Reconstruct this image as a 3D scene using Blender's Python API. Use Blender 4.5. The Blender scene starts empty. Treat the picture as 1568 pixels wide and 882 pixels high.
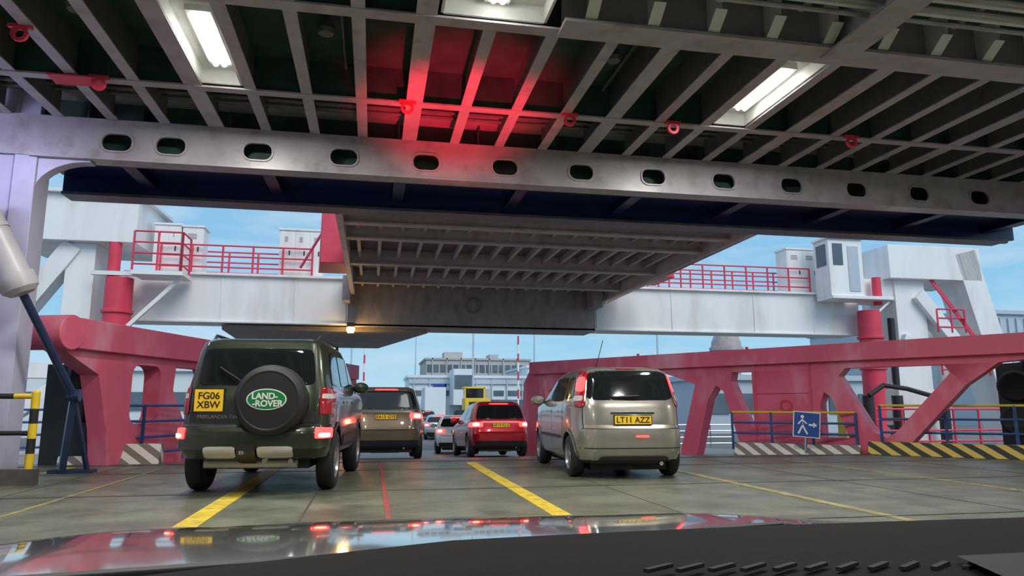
import bpy, math, random
from mathutils import Vector, Matrix
random.seed(4)
K=1.1
C=bpy.context.scene.collection
# ---------------------------------------------------------------- materials
def mat(name,col,rough=.5,metal=0,var=.12,scale=3,bump=0,emit=None,es=0,coat=0,dirt=None,dirt_amt=.5,stretch=1,bscale=60,spec=.5):
    m=bpy.data.materials.new(name); m.use_nodes=True
    N=m.node_tree.nodes; L=m.node_tree.links
    b=N['Principled BSDF']
    b.inputs['Roughness'].default_value=rough; b.inputs['Metallic'].default_value=metal
    b.inputs['Coat Weight'].default_value=coat; b.inputs['Coat Roughness'].default_value=.05
    b.inputs['Specular IOR Level'].default_value=spec
    tc=N.new('ShaderNodeTexCoord'); mp=N.new('ShaderNodeMapping'); mp.inputs['Scale'].default_value=(1,1,1/stretch)
    L.new(tc.outputs['Object'],mp.inputs['Vector'])
    nz=N.new('ShaderNodeTexNoise'); nz.inputs['Scale'].default_value=scale; nz.inputs['Detail'].default_value=6; nz.inputs['Roughness'].default_value=.6
    L.new(mp.outputs['Vector'],nz.inputs['Vector'])
    r=N.new('ShaderNodeValToRGB'); L.new(nz.outputs['Fac'],r.inputs['Fac'])
    c=Vector(col); lo=c*(1-var); hi=c*(1+var)
    r.color_ramp.elements[0].position=.3; r.color_ramp.elements[1].position=.7
    r.color_ramp.elements[0].color=(*lo,1); r.color_ramp.elements[1].color=(*[min(1,x) for x in hi],1)
    out=r.outputs['Color']
    if dirt:
        n2=N.new('ShaderNodeTexNoise'); n2.inputs['Scale'].default_value=scale*1.7; n2.inputs['Detail'].default_value=8
        L.new(mp.outputs['Vector'],n2.inputs['Vector'])
        r2=N.new('ShaderNodeValToRGB'); r2.color_ramp.elements[0].position=.52; r2.color_ramp.elements[1].position=.72
        r2.color_ramp.elements[1].color=(dirt_amt,)*3+(1,)
        L.new(n2.outputs['Fac'],r2.inputs['Fac'])
        mx=N.new('ShaderNodeMix'); mx.data_type='RGBA'; L.new(r2.outputs['Color'],mx.inputs[0]); L.new(out,mx.inputs[6]); mx.inputs[7].default_value=(*dirt,1)
        out=mx.outputs[2]
    L.new(out,b.inputs['Base Color'])
    if bump:
        n3=N.new('ShaderNodeTexNoise'); n3.inputs['Scale'].default_value=bscale; L.new(tc.outputs['Object'],n3.inputs['Vector'])
        bp=N.new('ShaderNodeBump'); bp.inputs['Strength'].default_value=bump; bp.inputs['Distance'].default_value=.01
        L.new(n3.outputs['Fac'],bp.inputs['Height']); L.new(bp.outputs['Normal'],b.inputs['Normal'])
    if emit:
        b.inputs['Emission Color'].default_value=(*emit,1); b.inputs['Emission Strength'].default_value=es
    return m
def stripes(name,c1,c2,scale):
    m=bpy.data.materials.new(name); m.use_nodes=True
    N=m.node_tree.nodes; L=m.node_tree.links; b=N['Principled BSDF']; b.inputs['Roughness'].default_value=.6
    tc=N.new('ShaderNodeTexCoord'); w=N.new('ShaderNodeTexWave'); w.wave_type='BANDS'; w.bands_direction='DIAGONAL'; w.inputs['Scale'].default_value=scale
    w.inputs['Distortion'].default_value=.4; w.inputs['Detail'].default_value=1
    L.new(tc.outputs['Object'],w.inputs['Vector'])
    r=N.new('ShaderNodeValToRGB'); r.color_ramp.elements[0].position=.45; r.color_ramp.elements[1].position=.52
    r.color_ramp.elements[0].color=(*c1,1); r.color_ramp.elements[1].color=(*c2,1)
    L.new(w.outputs['Fac'],r.inputs['Fac']); L.new(r.outputs['Color'],b.inputs['Base Color'])
    return m
def deckmat():
    m=mat('deck_paint',(.135,.145,.105),.36,0,.42,1.1,0,dirt=(.06,.06,.046),dirt_amt=.75)
    N=m.node_tree.nodes; L=m.node_tree.links; b=N['Principled BSDF']
    tc=N.new('ShaderNodeTexCoord'); w=N.new('ShaderNodeTexWave'); w.bands_direction='Y'; w.inputs['Scale'].default_value=3.2; w.inputs['Distortion'].default_value=.3
    L.new(tc.outputs['Object'],w.inputs['Vector'])
    n=N.new('ShaderNodeTexNoise'); n.inputs['Scale'].default_value=18; L.new(tc.outputs['Object'],n.inputs['Vector'])
    br=N.new('ShaderNodeTexBrick'); br.inputs['Scale'].default_value=.42; br.inputs['Mortar Size'].default_value=.0; L.new(tc.outputs['Object'],br.inputs['Vector'])
    br.inputs['Color1'].default_value=(0,0,0,1); br.inputs['Color2'].default_value=(1,1,1,1); br.offset=0
    mu=N.new('ShaderNodeMath'); mu.operation='MULTIPLY'; L.new(w.outputs['Fac'],mu.inputs[0]); L.new(br.outputs['Color'],mu.inputs[1])
    ad=N.new('ShaderNodeMath'); L.new(mu.outputs[0],ad.inputs[0]); L.new(n.outputs['Fac'],ad.inputs[1])
    bp=N.new('ShaderNodeBump'); bp.inputs['Strength'].default_value=.7; bp.inputs['Distance'].default_value=.016
    L.new(ad.outputs[0],bp.inputs['Height']); L.new(bp.outputs['Normal'],b.inputs['Normal'])
    rr=N.new('ShaderNodeMapRange'); rr.inputs[3].default_value=.20; rr.inputs[4].default_value=.52
    n4=N.new('ShaderNodeTexNoise'); n4.inputs['Scale'].default_value=.8; n4.inputs['Detail'].default_value=5; L.new(tc.outputs['Object'],n4.inputs['Vector']); L.new(n4.outputs['Fac'],rr.inputs[0]); L.new(rr.outputs[0],b.inputs['Roughness'])
    return m
M={}
M['deck']=deckmat()
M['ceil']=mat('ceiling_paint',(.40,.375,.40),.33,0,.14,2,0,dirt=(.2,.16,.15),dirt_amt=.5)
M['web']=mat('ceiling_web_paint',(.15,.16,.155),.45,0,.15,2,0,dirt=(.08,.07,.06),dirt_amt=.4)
M['ceilw']=mat('ceiling_white',(.66,.66,.64),.4,0,.08,2,0,dirt=(.4,.35,.32),dirt_amt=.4)
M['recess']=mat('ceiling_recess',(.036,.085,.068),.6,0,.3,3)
M['pillar']=mat('pillar_paint',(.52,.52,.66),.4,0,.06,2,0,dirt=(.35,.33,.42),dirt_amt=.3)
M['ram']=mat('ram_paint',(.45,.44,.46),.4,0,.08,2,0,dirt=(.3,.26,.26),dirt_amt=.4)
M['ramrod']=mat('ram_rod_blue',(.02,.035,.09),.35,0,.15,3)
M['blue']=mat('hull_blue',(.008,.020,.095),.35,0,.3,2)
M['bluegrey']=mat('visor_edge_paint',(.10,.10,.135),.4,0,.2,2,dirt=(.2,.15,.14),dirt_amt=.4)
M['white']=mat('tower_white',(.84,.84,.84),.5,0,.05,.6,0,dirt=(.58,.52,.49),dirt_amt=.5,stretch=4)
M['brown']=mat('beam_brown',(.38,.33,.32),.6,0,.18,1.5,0,dirt=(.22,.17,.155),dirt_amt=.6,stretch=2)
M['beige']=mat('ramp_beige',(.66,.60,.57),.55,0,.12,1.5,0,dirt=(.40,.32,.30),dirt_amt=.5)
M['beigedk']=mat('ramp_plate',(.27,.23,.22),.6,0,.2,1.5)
M['pink']=mat('faded_red_paint',(.74,.12,.20),.5,0,.12,.7,0,dirt=(.82,.38,.46),dirt_amt=.75,stretch=2)
M['pinkdk']=mat('red_paint',(.70,.05,.10),.5,0,.12,1.5)
M['asph']=mat('asphalt',(.15,.153,.155),.6,0,.2,.4,.3)
M['road']=mat('ramp_road',(.14,.145,.12),.4,0,.25,1.2,.3)
M['water']=mat('water',(.02,.05,.07),.08,0,.2,.3,.4,bscale=2)
M['yellow']=mat('line_yellow',(.62,.46,.035),.5,0,.25,5,0,dirt=(.2,.18,.10),dirt_amt=.9)
M['worn']=mat('line_worn',(.30,.26,.11),.5,0,.4,5,0,dirt=(.13,.14,.10),dirt_amt=1)
M['redline']=mat('line_red',(.34,.06,.06),.5,0,.3,5,dirt=(.13,.13,.10),dirt_amt=.9)
M['steel']=mat('edge_steel',(.12,.11,.10),.4,.4,.3,4)
M['black']=mat('black_rubber',(.014,.014,.015),.65,0,.2,4)
M['plastic']=mat('black_plastic',(.022,.023,.024),.42,0,.1,8)
M['rail']=mat('rail_blue',(.03,.09,.28),.45,0,.2,4)
M['ysafe']=mat('safety_yellow',(.78,.55,.03),.45,0,.1,4)
M['stripeY']=stripes('hazard_yellow',(.03,.03,.03),(.70,.50,.10),1.6)
M['stripeW']=stripes('hazard_white',(.20,.16,.14),(.74,.70,.63),1.6)
M['lamp']=mat('fluorescent_tube',(1,1,1),.5,emit=(1,1,.93),es=14)
M['amber']=mat('amber_lamp',(1,.6,.1),.5,emit=(1,.55,.12),es=25)
M['sign']=mat('sign_blue',(.02,.08,.34),.4,0,.05,2)
M['signw']=mat('sign_white',(.85,.85,.85),.4,0,.03,2)
M['glass']=mat('dark_glass',(.010,.013,.014),.05,0,.1,2,coat=.3,spec=.5)
M['grey']=mat('building_grey',(.45,.44,.43),.7,0,.1,.3)
M['bwhite']=mat('building_white',(.68,.74,.78),.6,0,.06,.1)
M['bwin']=mat('building_windows',(.10,.14,.18),.3,0,.3,.5)
M['shed']=mat('shed_cladding',(.45,.52,.60),.6,0,.08,.1)
M['chrome']=mat('chrome',(.6,.6,.6),.15,1,.05,2)
M['rim']=mat('alloy_rim',(.34,.34,.35),.3,.6,.1,4)
M['taill']=mat('tail_lamp_lit',(.8,.03,.02),.2,emit=(1,.03,.03),es=6)
M['tailhot']=mat('brake_lamp_hot',(1,.3,.2),.2,emit=(1,.25,.13),es=14)
M['taild']=mat('tail_lamp_off',(.35,.015,.02),.12,0,.15,12,coat=.5)
M['lens']=mat('clear_lens',(.6,.55,.52),.15,0,.1,20,coat=.5)
M['plate']=mat('number_plate_yellow',(.88,.55,.02),.35,0,.03,3,emit=(1,.6,.03),es=.15)
M['green']=mat('badge_green',(.01,.22,.06),.35,0,.05,3)
M['skid']=mat('skid_silver',(.55,.52,.46),.4,.1,.1,4)
M['bonnet']=mat('bonnet_paint',(.42,.42,.41),.12,.45,.05,2,coat=1)
M['dash']=mat('dashboard_plastic',(.004,.004,.0045),.75,0,.15,30,.2,bscale=300,spec=.08)
M['dash2']=mat('dashboard_grey',(.030,.031,.034),.65,0,.1,10,spec=.15)
# ---------------------------------------------------------------- mesh builder
class MB:
    def __init__(s): s.V=[];s.F=[];s.MI=[];s.mats=[]
    def add(s,vs,fs,m):
        o=len(s.V); s.V+= [Vector(v) for v in vs]
        if m not in s.mats: s.mats.append(m)
        i=s.mats.index(m)
        for f in fs: s.F.append([a+o for a in f]); s.MI.append(i)
    def box(s,x0,x1,y0,y1,z0,z1,m,mx=None):
        vs=[Vector(v) for v in [(x0,y0,z0),(x1,y0,z0),(x1,y1,z0),(x0,y1,z0),(x0,y0,z1),(x1,y0,z1),(x1,y1,z1),(x0,y1,z1)]]
        if mx: vs=[mx@v for v in vs]
        s.add(vs,[(0,3,2,1),(4,5,6,7),(0,1,5,4),(1,2,6,5),(2,3,7,6),(3,0,4,7)],m)
    def beam(s,p0,p1,w,h,m):
        p0=Vector(p0);p1=Vector(p1);d=(p1-p0); l=d.length; d.normalize()
        up=Vector((0,0,1)) if abs(d.z)<.95 else Vector((0,1,0))
        sx=d.cross(up).normalized(); u=sx.cross(d).normalized()
        mx=Matrix((sx,d,u)).transposed().to_4x4(); mx.translation=p0
        s.box(-w/2,w/2,0,l,-h/2,h/2,m,mx)
    def cyl(s,p0,p1,r0,m,r1=None,seg=20,cap=True):
        if r1 is None:r1=r0
        p0=Vector(p0);p1=Vector(p1);d=(p1-p0).normalized()
        up=Vector((0,0,1)) if abs(d.z)<.95 else Vector((0,1,0))
        a=d.cross(up).normalized(); b=d.cross(a)
        vs=[]
        for p,r in((p0,r0),(p1,r1)):
            for i in range(seg):
                t=2*math.pi*i/seg; vs.append(p+a*r*math.cos(t)+b*r*math.sin(t))
        fs=[(i,(i+1)%seg,seg+(i+1)%seg,seg+i) for i in range(seg)]
        if cap: fs+= [tuple(range(seg))[::-1],tuple(range(seg,2*seg))]
        s.add(vs,fs,m)
    def tube(s,pts,r,m,seg=10):
        for a,b in zip(pts,pts[1:]): s.cyl(a,b,r,m,seg=seg)
    def lathe(s,prof,p0,axis,m,seg=36):
        p0=Vector(p0);d=Vector(axis).normalized()
        up=Vector((0,0,1)) if abs(d.z)<.95 else Vector((0,1,0))
        a=d.cross(up).normalized(); b=d.cross(a); vs=[];fs=[]
        for r,h in prof:
            for i in range(seg):
                t=2*math.pi*i/seg; vs.append(p0+d*h+a*r*math.cos(t)+b*r*math.sin(t))
        for j in range(len(prof)-1):
            for i in range(seg): fs.append((j*seg+i,j*seg+(i+1)%seg,(j+1)*seg+(i+1)%seg,(j+1)*seg+i))
        s.add(vs,fs,m)
    def plate(s,outer,holes,th,mx,m):
        cu=bpy.data.curves.new('tmp','CURVE'); cu.dimensions='2D'; cu.fill_mode='BOTH'; cu.extrude=th/2
        for poly in [outer]+holes:
            sp=cu.splines.new('POLY'); sp.points.add(len(poly)-1); sp.use_cyclic_u=True
            for i,p in enumerate(poly): sp.points[i].co=(p[0],p[1],0,1)
        ob=bpy.data.objects.new('tmp',cu); C.objects.link(ob)
        bpy.context.view_layer.update()
        me=bpy.data.meshes.new_from_object(ob.evaluated_get(bpy.context.evaluated_depsgraph_get()))
        s.add([mx@v.co for v in me.vertices],[tuple(p.vertices) for p in me.polygons],m)
        bpy.data.objects.remove(ob); bpy.data.curves.remove(cu); bpy.data.meshes.remove(me)
    def rail(s,pts,h,m,bars=2,sp=1.2,r=.022,mtop=None):
        for a,b in zip(pts,pts[1:]):
            a=Vector(a);b=Vector(b);n=max(1,round((b-a).length/sp))
            for i in range(n+1):
                p=a.lerp(b,i/n); s.cyl(p,p+Vector((0,0,h)),r*1.2,m,seg=8)
            for k in range(bars+1):
                z=h*(1-k/(bars+.6)); s.cyl(a+Vector((0,0,z)),b+Vector((0,0,z)),r,(mtop if mtop and k==0 else m),seg=8)
    def build(s,name,sc=K,parent=None,smooth=True,ang=32,bevel=0,loc=None,rot=None):
        me=bpy.data.meshes.new(name); me.from_pydata([v*sc for v in s.V],[],s.F); me.update()
        for mm in s.mats: me.materials.append(mm)
        me.polygons.foreach_set('material_index',s.MI)
        import bmesh
        bm=bmesh.new(); bm.from_mesh(me); bmesh.ops.recalc_face_normals(bm,faces=bm.faces); bm.to_mesh(me); bm.free()
        if smooth:
            me.polygons.foreach_set('use_smooth',[True]*len(me.polygons)); me.set_sharp_from_angle(angle=math.radians(ang))
        ob=bpy.data.objects.new(name,me); C.objects.link(ob)
        if parent: ob.parent=parent
        if loc: ob.location=loc
        if rot: ob.rotation_euler=rot
        if bevel:
            b=ob.modifiers.new('bevel','BEVEL'); b.width=bevel; b.segments=2; b.limit_method='ANGLE'
        return ob
XZ=lambda y: Matrix(((1,0,0,0),(0,0,-1,y),(0,1,0,0),(0,0,0,1)))
def rrect(cx,cy,w,h,r,n=5):
    P=[]
    for sx,sy,a0 in((1,1,0),(-1,1,90),(-1,-1,180),(1,-1,270)):
        for i in range(n+1):
            t=math.radians(a0+90*i/n); P.append((cx+sx*(w/2-r)+r*math.cos(t),cy+sy*(h/2-r)+r*math.sin(t)))
    return P
def text(s,size,parent,loc,m,rot=(math.pi/2,0,0),name='lettering',ext=.002,bold=0):
    cu=bpy.data.curves.new(name,'FONT'); cu.body=s; cu.size=size; cu.extrude=ext; cu.align_x='CENTER'; cu.align_y='CENTER'; cu.offset=bold
    o=bpy.data.objects.new('tmp',cu); C.objects.link(o); bpy.context.view_layer.update()
    me=bpy.data.meshes.new_from_object(o.evaluated_get(bpy.context.evaluated_depsgraph_get())); bpy.data.objects.remove(o)
    me.materials.clear(); me.materials.append(m)
    o=bpy.data.objects.new(name,me); C.objects.link(o); o.parent=parent; o.location=loc; o.rotation_euler=rot
    return o
# ---------------------------------------------------------------- ground / decks
BK=-13
b=MB(); b.box(-6.6,14,BK,13.5,-.3,0,M['deck']); b.box(-6.6,14,13.28,13.5,-.3,.012,M['steel'])
for y in (3.2,6.0,8.9,11.7): b.box(-6.6,14,y-.012,y+.012,0,.006,M['steel'])
for x in (-4,-.6,2.9,6.2,9.6): b.box(x-.01,x+.01,2,13.2,0,.004,M['steel'])
b.build('floor',smooth=False)
b=MB()
b.box(-1.6,-1.4,-1,12.6,0,.006,M['yellow']); b.box(1.66,1.84,-1,12.9,0,.006,M['yellow'])
b.box(4.62,4.74,-1,12.2,0,.006,M['worn']); b.box(-4.86,-4.72,12.05,13.1,0,.006,M['yellow'])
b.box(.15,.20,5,13.1,0,.006,M['redline']); b.box(7.6,7.68,5,12.5,0,.006,M['worn']); b.box(-3.3,-3.25,5,12.6,0,.006,M['worn'])
b.build('lane_markings',smooth=False)
prof=[(14.86,0),(18,-.18),(21,-.38),(25,-.6),(29,-.78),(33,-.9)]
vs=[];fs=[]
for y,z in prof:
    vs+=[(-7.4,y,z),(15.4,y,z),(15.4,y,z-.5),(-7.4,y,z-.5)]
for i in range(len(prof)-1):
    for k in range(4): fs.append((i*4+k,i*4+(k+1)%4,i*4+4+(k+1)%4,i*4+4+k))
fs+=[(0,1,2,3),(len(vs)-4,len(vs)-3,len(vs)-2,len(vs)-1)]
b=MB(); b.add(vs,fs,M['road']); b.build('linkspan_roadway',sc=1,smooth=False)
b=MB(); b.box(-400,400,33,900,-3,-.95,M['asph']); b.box(-40,-7.6,24,33,-3,-.95,M['asph']); b.box(15.6,60,24,33,-3,-.95,M['asph'])
for x in (2,6): b.box(x,x+.15,36,120,-.95,-.94,M['signw'])
b.build('ground',sc=1,smooth=False)
b=MB(); b.box(-400,400,-60,33,-6,-5,M['water']); b.build('harbour_water',sc=1,smooth=False)
# ---------------------------------------------------------------- ceiling
b=MB(); Z=5.2
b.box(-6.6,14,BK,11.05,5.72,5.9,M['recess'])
xs=[.45+.73*k for k in range(-9,18)]
for i,x in enumerate(xs):
    w=.23 if (i-9)%4==0 else .15
    if abs(x-1.18)<.05: segs=[(BK,5.4),(7.3,11.0)]
    elif x>1.5: segs=[(BK,4.9),(7.3,11.0)]
    else: segs=[(BK,11.0)]
    for y0,y1 in segs:
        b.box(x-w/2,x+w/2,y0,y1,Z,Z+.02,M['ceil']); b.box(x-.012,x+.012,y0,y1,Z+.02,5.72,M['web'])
for y,w in ((9.6,.15),(7.3,.18),(4.9,.16),(2.5,.16),(.1,.16),(-2.4,.16),(-4.8,.16),(-7.2,.16),(-9.6,.16)):
    b.box(-6.6,14,y-w/2,y+w/2,Z-.012,Z+.012,M['ceil'])
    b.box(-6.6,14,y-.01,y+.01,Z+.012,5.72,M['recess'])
b.box(5.2,5.6,BK,7.2,Z-.05,Z-.02,M['ceil']); b.box(5.38,5.42,BK,7.2,Z-.02,5.72,M['ceilw'])
b.box(1.95,14,7.12,7.16,Z+.01,5.75,M['ceil'])
b.box(1.95,14,6.98,7.32,Z-.03,Z+.01,M['ceil'])
for k in range(17):
    x=2.25+.73*k
    P=[(x-.012,7.12,Z+.01),(x-.012,7.02,Z+.01),(x-.012,6.80,Z+.18),(x-.012,6.74,5.72),(x-.012,7.12,5.72)]; Q=[(a+.024,c_,d_) for a,c_,d_ in P]
    b.add(P+Q,[(0,1,2,3,4),(5,6,7,8,9)]+[(i,(i+1)%5,5+(i+1)%5,5+i) for i in range(5)],M['ceilw'])
    b.beam((x,7.0,Z+.03),(x,6.78,Z+.19),.14,.015,M['ceilw'])
for k in range(5): b.cyl((2.2+.5*k,6.55-.13*k,5.36+.03*(k%2)),(14,6.55-.13*k,5.36+.03*(k%2)),.03+.01*(k%2),M['ceilw'] if k%2 else M['ceil'],seg=8)
for k in range(12): b.box(2.6+k,2.66+k,5.9,6.7,5.41,5.44,M['ceil']); b.box(2.6+k,2.66+k,6.2,6.24,5.41,5.72,M['ceil'])
b.box(1.95,14,5.55,5.59,Z,5.72,M['web']); b.box(1.95,14,5.48,5.66,Z-.02,Z,M['ceil'])
for k in range(3): b.cyl((-6,6.7-.25*k,5.5),(1.3,6.7-.25*k,5.5),.035,M['web'],seg=8)
for k in range(4): b.cyl((-6,10.1+.2*k,5.5),(14,10.1+.2*k,5.5),.03,M['web'],seg=8)
for x in (-3.5,-.7,3.0,6.6,9.5):
    b.lathe([(0,0),(.09,0),(.11,.05),(.09,.14),(0,.16)],(x,8.4,5.5),(0,0,1),M['web'],14); b.cyl((x+.2,7.4,5.6),(x+.2,9.5,5.6),.02,M['web'],seg=6)
ox=[-3.85,-3.1,-1.85,-.56,.73,2.02,3.32,4.6,5.9,7.2,8.5,9.8,11.1,12.4]
b.plate([(-6.6,4.6),(13.8,4.6),(13.8,5.22),(-6.6,5.22)],[rrect(x,4.86,.42,.27,.12) for x in ox],.025,XZ(11.05),M['ceil'])
b.box(-5,13.8,11.0,11.3,4.58,4.6,M['ceil'])
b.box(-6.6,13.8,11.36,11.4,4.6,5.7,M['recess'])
for x in ox:
    b.plate(rrect(x,4.86,.46,.31,.14),[rrect(x,4.86,.41,.26,.115)],.05,XZ(11.04),M['ceil'])
    b.box(x-.45,x-.43,11.07,11.36,4.6,5.5,M['recess'])
b.box(-5.3,13.8,11.4,12.9,4.88,4.95,M['blue']); b.box(-5.3,13.8,12.95,13.03,4.60,4.95,M['blue'])
for k in range(9):
    x=-3.9+2.12*k; b.box(x-.1,x+.1,11.4,12.95,4.72,4.75,M['blue']); b.box(x-.02,x+.02,11.4,12.95,4.74,4.9,M['blue'])
b.box(-5.3,13.6,12.9,13.35,4.55,4.6,M['bluegrey']); b.box(-5.3,13.9,13.2,13.3,4.6,5.6,M['blue'])
b.box(-6.6,13.9,11.05,13.3,5.6,5.9,M['ceil'])
for x,y in ((.35,9.5),(2.7,9.5),(4.3,9.5),(7.3,9.5),(-3.6,9.5),(-4.0,8.3),(-4.1,7.4),(11.2,9.9)):
    b.lathe([(.05,-.02),(.09,-.02),(.09,.02),(.05,.02),(.05,-.02)],(x,y,Z-.1),(0,1,0),M['pinkdk'],18); b.box(x-.12,x+.12,y-.03,y+.03,Z-.03,Z+.01,M['pinkdk'])
b.box(-4.2,-3.6,9.45,9.75,Z-.04,Z-.02,M['pinkdk'])
b.build('ceiling',smooth=True,ang=30)
def fixture(x0,x1,y0,y1,tx,ty0,ty1,power):
    f=MB(); z=5.42
    f.box(x0,x1,y0,y1,z,z+.03,M['ceilw'])
    for a,c in((x0,x0+.03),(x1-.03,x1)): f.box(a,c,y0,y1,Z+.022,z,M['ceilw'])
    for a,c in((y0,y0+.03),(y1-.03,y1)): f.box(x0,x1,a,c,Z+.022,z,M['ceilw'])
    f.box(tx-.14,tx+.14,ty0-.08,ty1+.08,z-.07,z,M['ceilw'])
    for d in(-.05,.05): f.cyl((tx+d,ty0,z-.10),(tx+d,ty1,z-.10),.035,M['lamp'],seg=12)
    f.build('ceiling_light')
    l=bpy.data.lights.new('ceiling_lamp','AREA'); l.shape='RECTANGLE'; l.size=.3; l.size_y=(ty1-ty0)*K; l.energy=power; l.color=(1,.98,.92)
    o=bpy.data.objects.new('fluorescent_light',l); C.objects.link(o); o.location=(tx*K,(ty0+ty1)/2*K,(z-.2)*K)
fixture(-2.38,-1.83,7.42,9.5,-2.05,7.95,9.1,220)
fixture(4.92,5.48,7.42,9.5,5.2,7.95,9.1,220)
fixture(.60,1.78,5.5,7.2,1.2,5.9,7.0,190)
fixture(-2.38,-1.83,2.7,4.7,-2.1,3.1,4.3,190)  # from here on: unseen fixtures added to brighten the deck
fixture(4.92,5.15,2.7,4.7,5.03,3.1,4.3,190)
fixture(11.55,12.05,2.7,4.7,11.8,3.1,4.3,190)
fixture(-2.38,-1.83,-4.5,-2.6,-2.1,-4.2,-3,190)
fixture(7.1,7.6,-4.5,-2.6,7.35,-4.2,-3,190)
# hull sides
b=MB(); b.box(-6.6,-6.3,BK,11.0,0,5.72,M['pillar']); b.build('wall_left',smooth=False)
b=MB(); b.box(13.7,14,BK,11.0,0,5.72,M['ceilw'])
b.build('wall_right',smooth=False)
b=MB(); b.box(-6.3,13.7,BK,BK+.2,0,5.2,M['web']); b.build('wall_back',smooth=False)
b=MB(); b.box(-6.6,-5.22,11.09,11.25,0,5.6,M['pillar']); b.box(-5.2,-4.9,11.05,11.5,0,4.6,M['pillar'])
b.box(-5.22,-4.95,11.12,11.25,4.6,5.6,M['pillar'])
arc=[(-4.92,4.05),(-4.92,4.64),(-4.2,4.64)]+[(-4.2-.72*math.sin(math.radians(t)),4.05+.5*math.cos(math.radians(t))) for t in range(0,90,10)]
b.plate(arc,[],.2,XZ(11.18),M['pillar'])
for x in (-6.0,-5.5): b.box(x-.015,x+.015,10.99,11.09,0,5.2,M['pillar'])
for z in (1.6,3.2): b.box(-6.3,-5.2,11.01,11.09,z,z+.03,M['pillar'])
b.build('bow_door_pillar',smooth=True,bevel=.008)
b=MB(); b.box(-5.9,-5.3,9.2,9.35,4.95,5.15,M['ceilw']); b.cyl((-5.85,9.27,4.93),(-5.35,9.27,4.93),.035,M['lamp'],seg=12); b.cyl((-5.6,9.27,5.15),(-5.6,9.27,5.2),.03,M['ceilw'],seg=8); b.build('added_violet_light')  # out-of-view fixture, added to carry the violet light below
l=bpy.data.lights.new('added_violet_lamp','AREA'); l.shape='RECTANGLE'; l.size=.6; l.size_y=.15; l.energy=40; l.color=(.62,.60,1)  # added violet lamp, tints and brightens the left pillar
o=bpy.data.objects.new('added_violet_glow',l); C.objects.link(o); o.location=(-5.6*K,9.3*K,4.85*K); o.rotation_euler=(math.radians(35),0,0)
# hydraulic ram
b=MB()
A=Vector((-5.45,10.2,4.15)); B_=Vector((-4.70,10.45,2.62)); d=(B_-A).normalized()
b.cyl(A,B_,.2,M['ram'],seg=32)
b.lathe([(.2,0),(.235,.0),(.235,.14),(.22,.2),(.15,.26),(0,.28)],B_-d*.1,d,M['ram'])
b.lathe([(.2,0),(.215,.0),(.215,.05),(.2,.05)],B_-d*.8,d,M['ram'])
b.cyl(B_,(-4.30,11.6,1.12),.055,M['ramrod'],seg=16); b.beam((-4.3,11.6,1.2),(-4.52,12.0,0),.09,.11,M['ramrod']); b.beam((-4.3,11.62,1.1),(-4.2,12.1,0),.05,.06,M['ramrod']); b.box(-4.7,-4.1,11.95,12.2,0,.05,M['ramrod'])
b.cyl((-4.38,11.6,1.15),(-4.22,11.6,1.15),.09,M['ramrod'],seg=20)
b.tube([(-4.95,10.25,2.7),(-5.0,10.25,2.0),(-5.1,10.25,1.2),(-5.05,10.25,.5),(-4.95,10.2,.0)],.03,M['black'])
b.tube([(-5.05,10.2,2.7),(-5.12,10.2,2.0),(-5.2,10.2,1.2),(-5.15,10.15,.0)],.03,M['black'])
b.build('hydraulic_ram')
b=MB(); b.box(-5.9,-5.25,10.6,10.9,0,1.25,M['plastic']); b.box(-5.85,-5.3,10.57,10.6,.2,1.1,M['ceilw'])
for k in range(4): b.tube([(-5.8+.1*k,10.56,1.2),(-5.75+.1*k,10.5,.8),(-5.8+.12*k,10.54,.2),(-5.7+.1*k,10.57,0)],.02,M['black'],8)
b.build('hydraulic_control_cabinet',bevel=.01)
b=MB(); b.box(-6.3,-4.2,10.3,10.46,0,.2,M['steel'])
for x in (-5.3,-4.3):
    for k in range(5): b.cyl((x,10.38,.2+.19*k),(x,10.38,.39+.19*k),.05,M['ysafe'] if k%2==0 else M['black'],seg=14)
    b.lathe([(.05,0),(.05,.02),(.03,.045),(0,.05)],(x,10.38,1.15),(0,0,1),M['ysafe'],14)
for k in range(8): b.cyl((-6.3+.25*k,10.38,1.12),(-6.05+.25*k,10.38,1.12),.035,M['ysafe'] if k%2 else M['black'],seg=12)
b.cyl((-6.3,10.38,.65),(-4.3,10.38,.65),.03,M['black'],seg=12)
b.build('safety_barrier')
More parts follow.
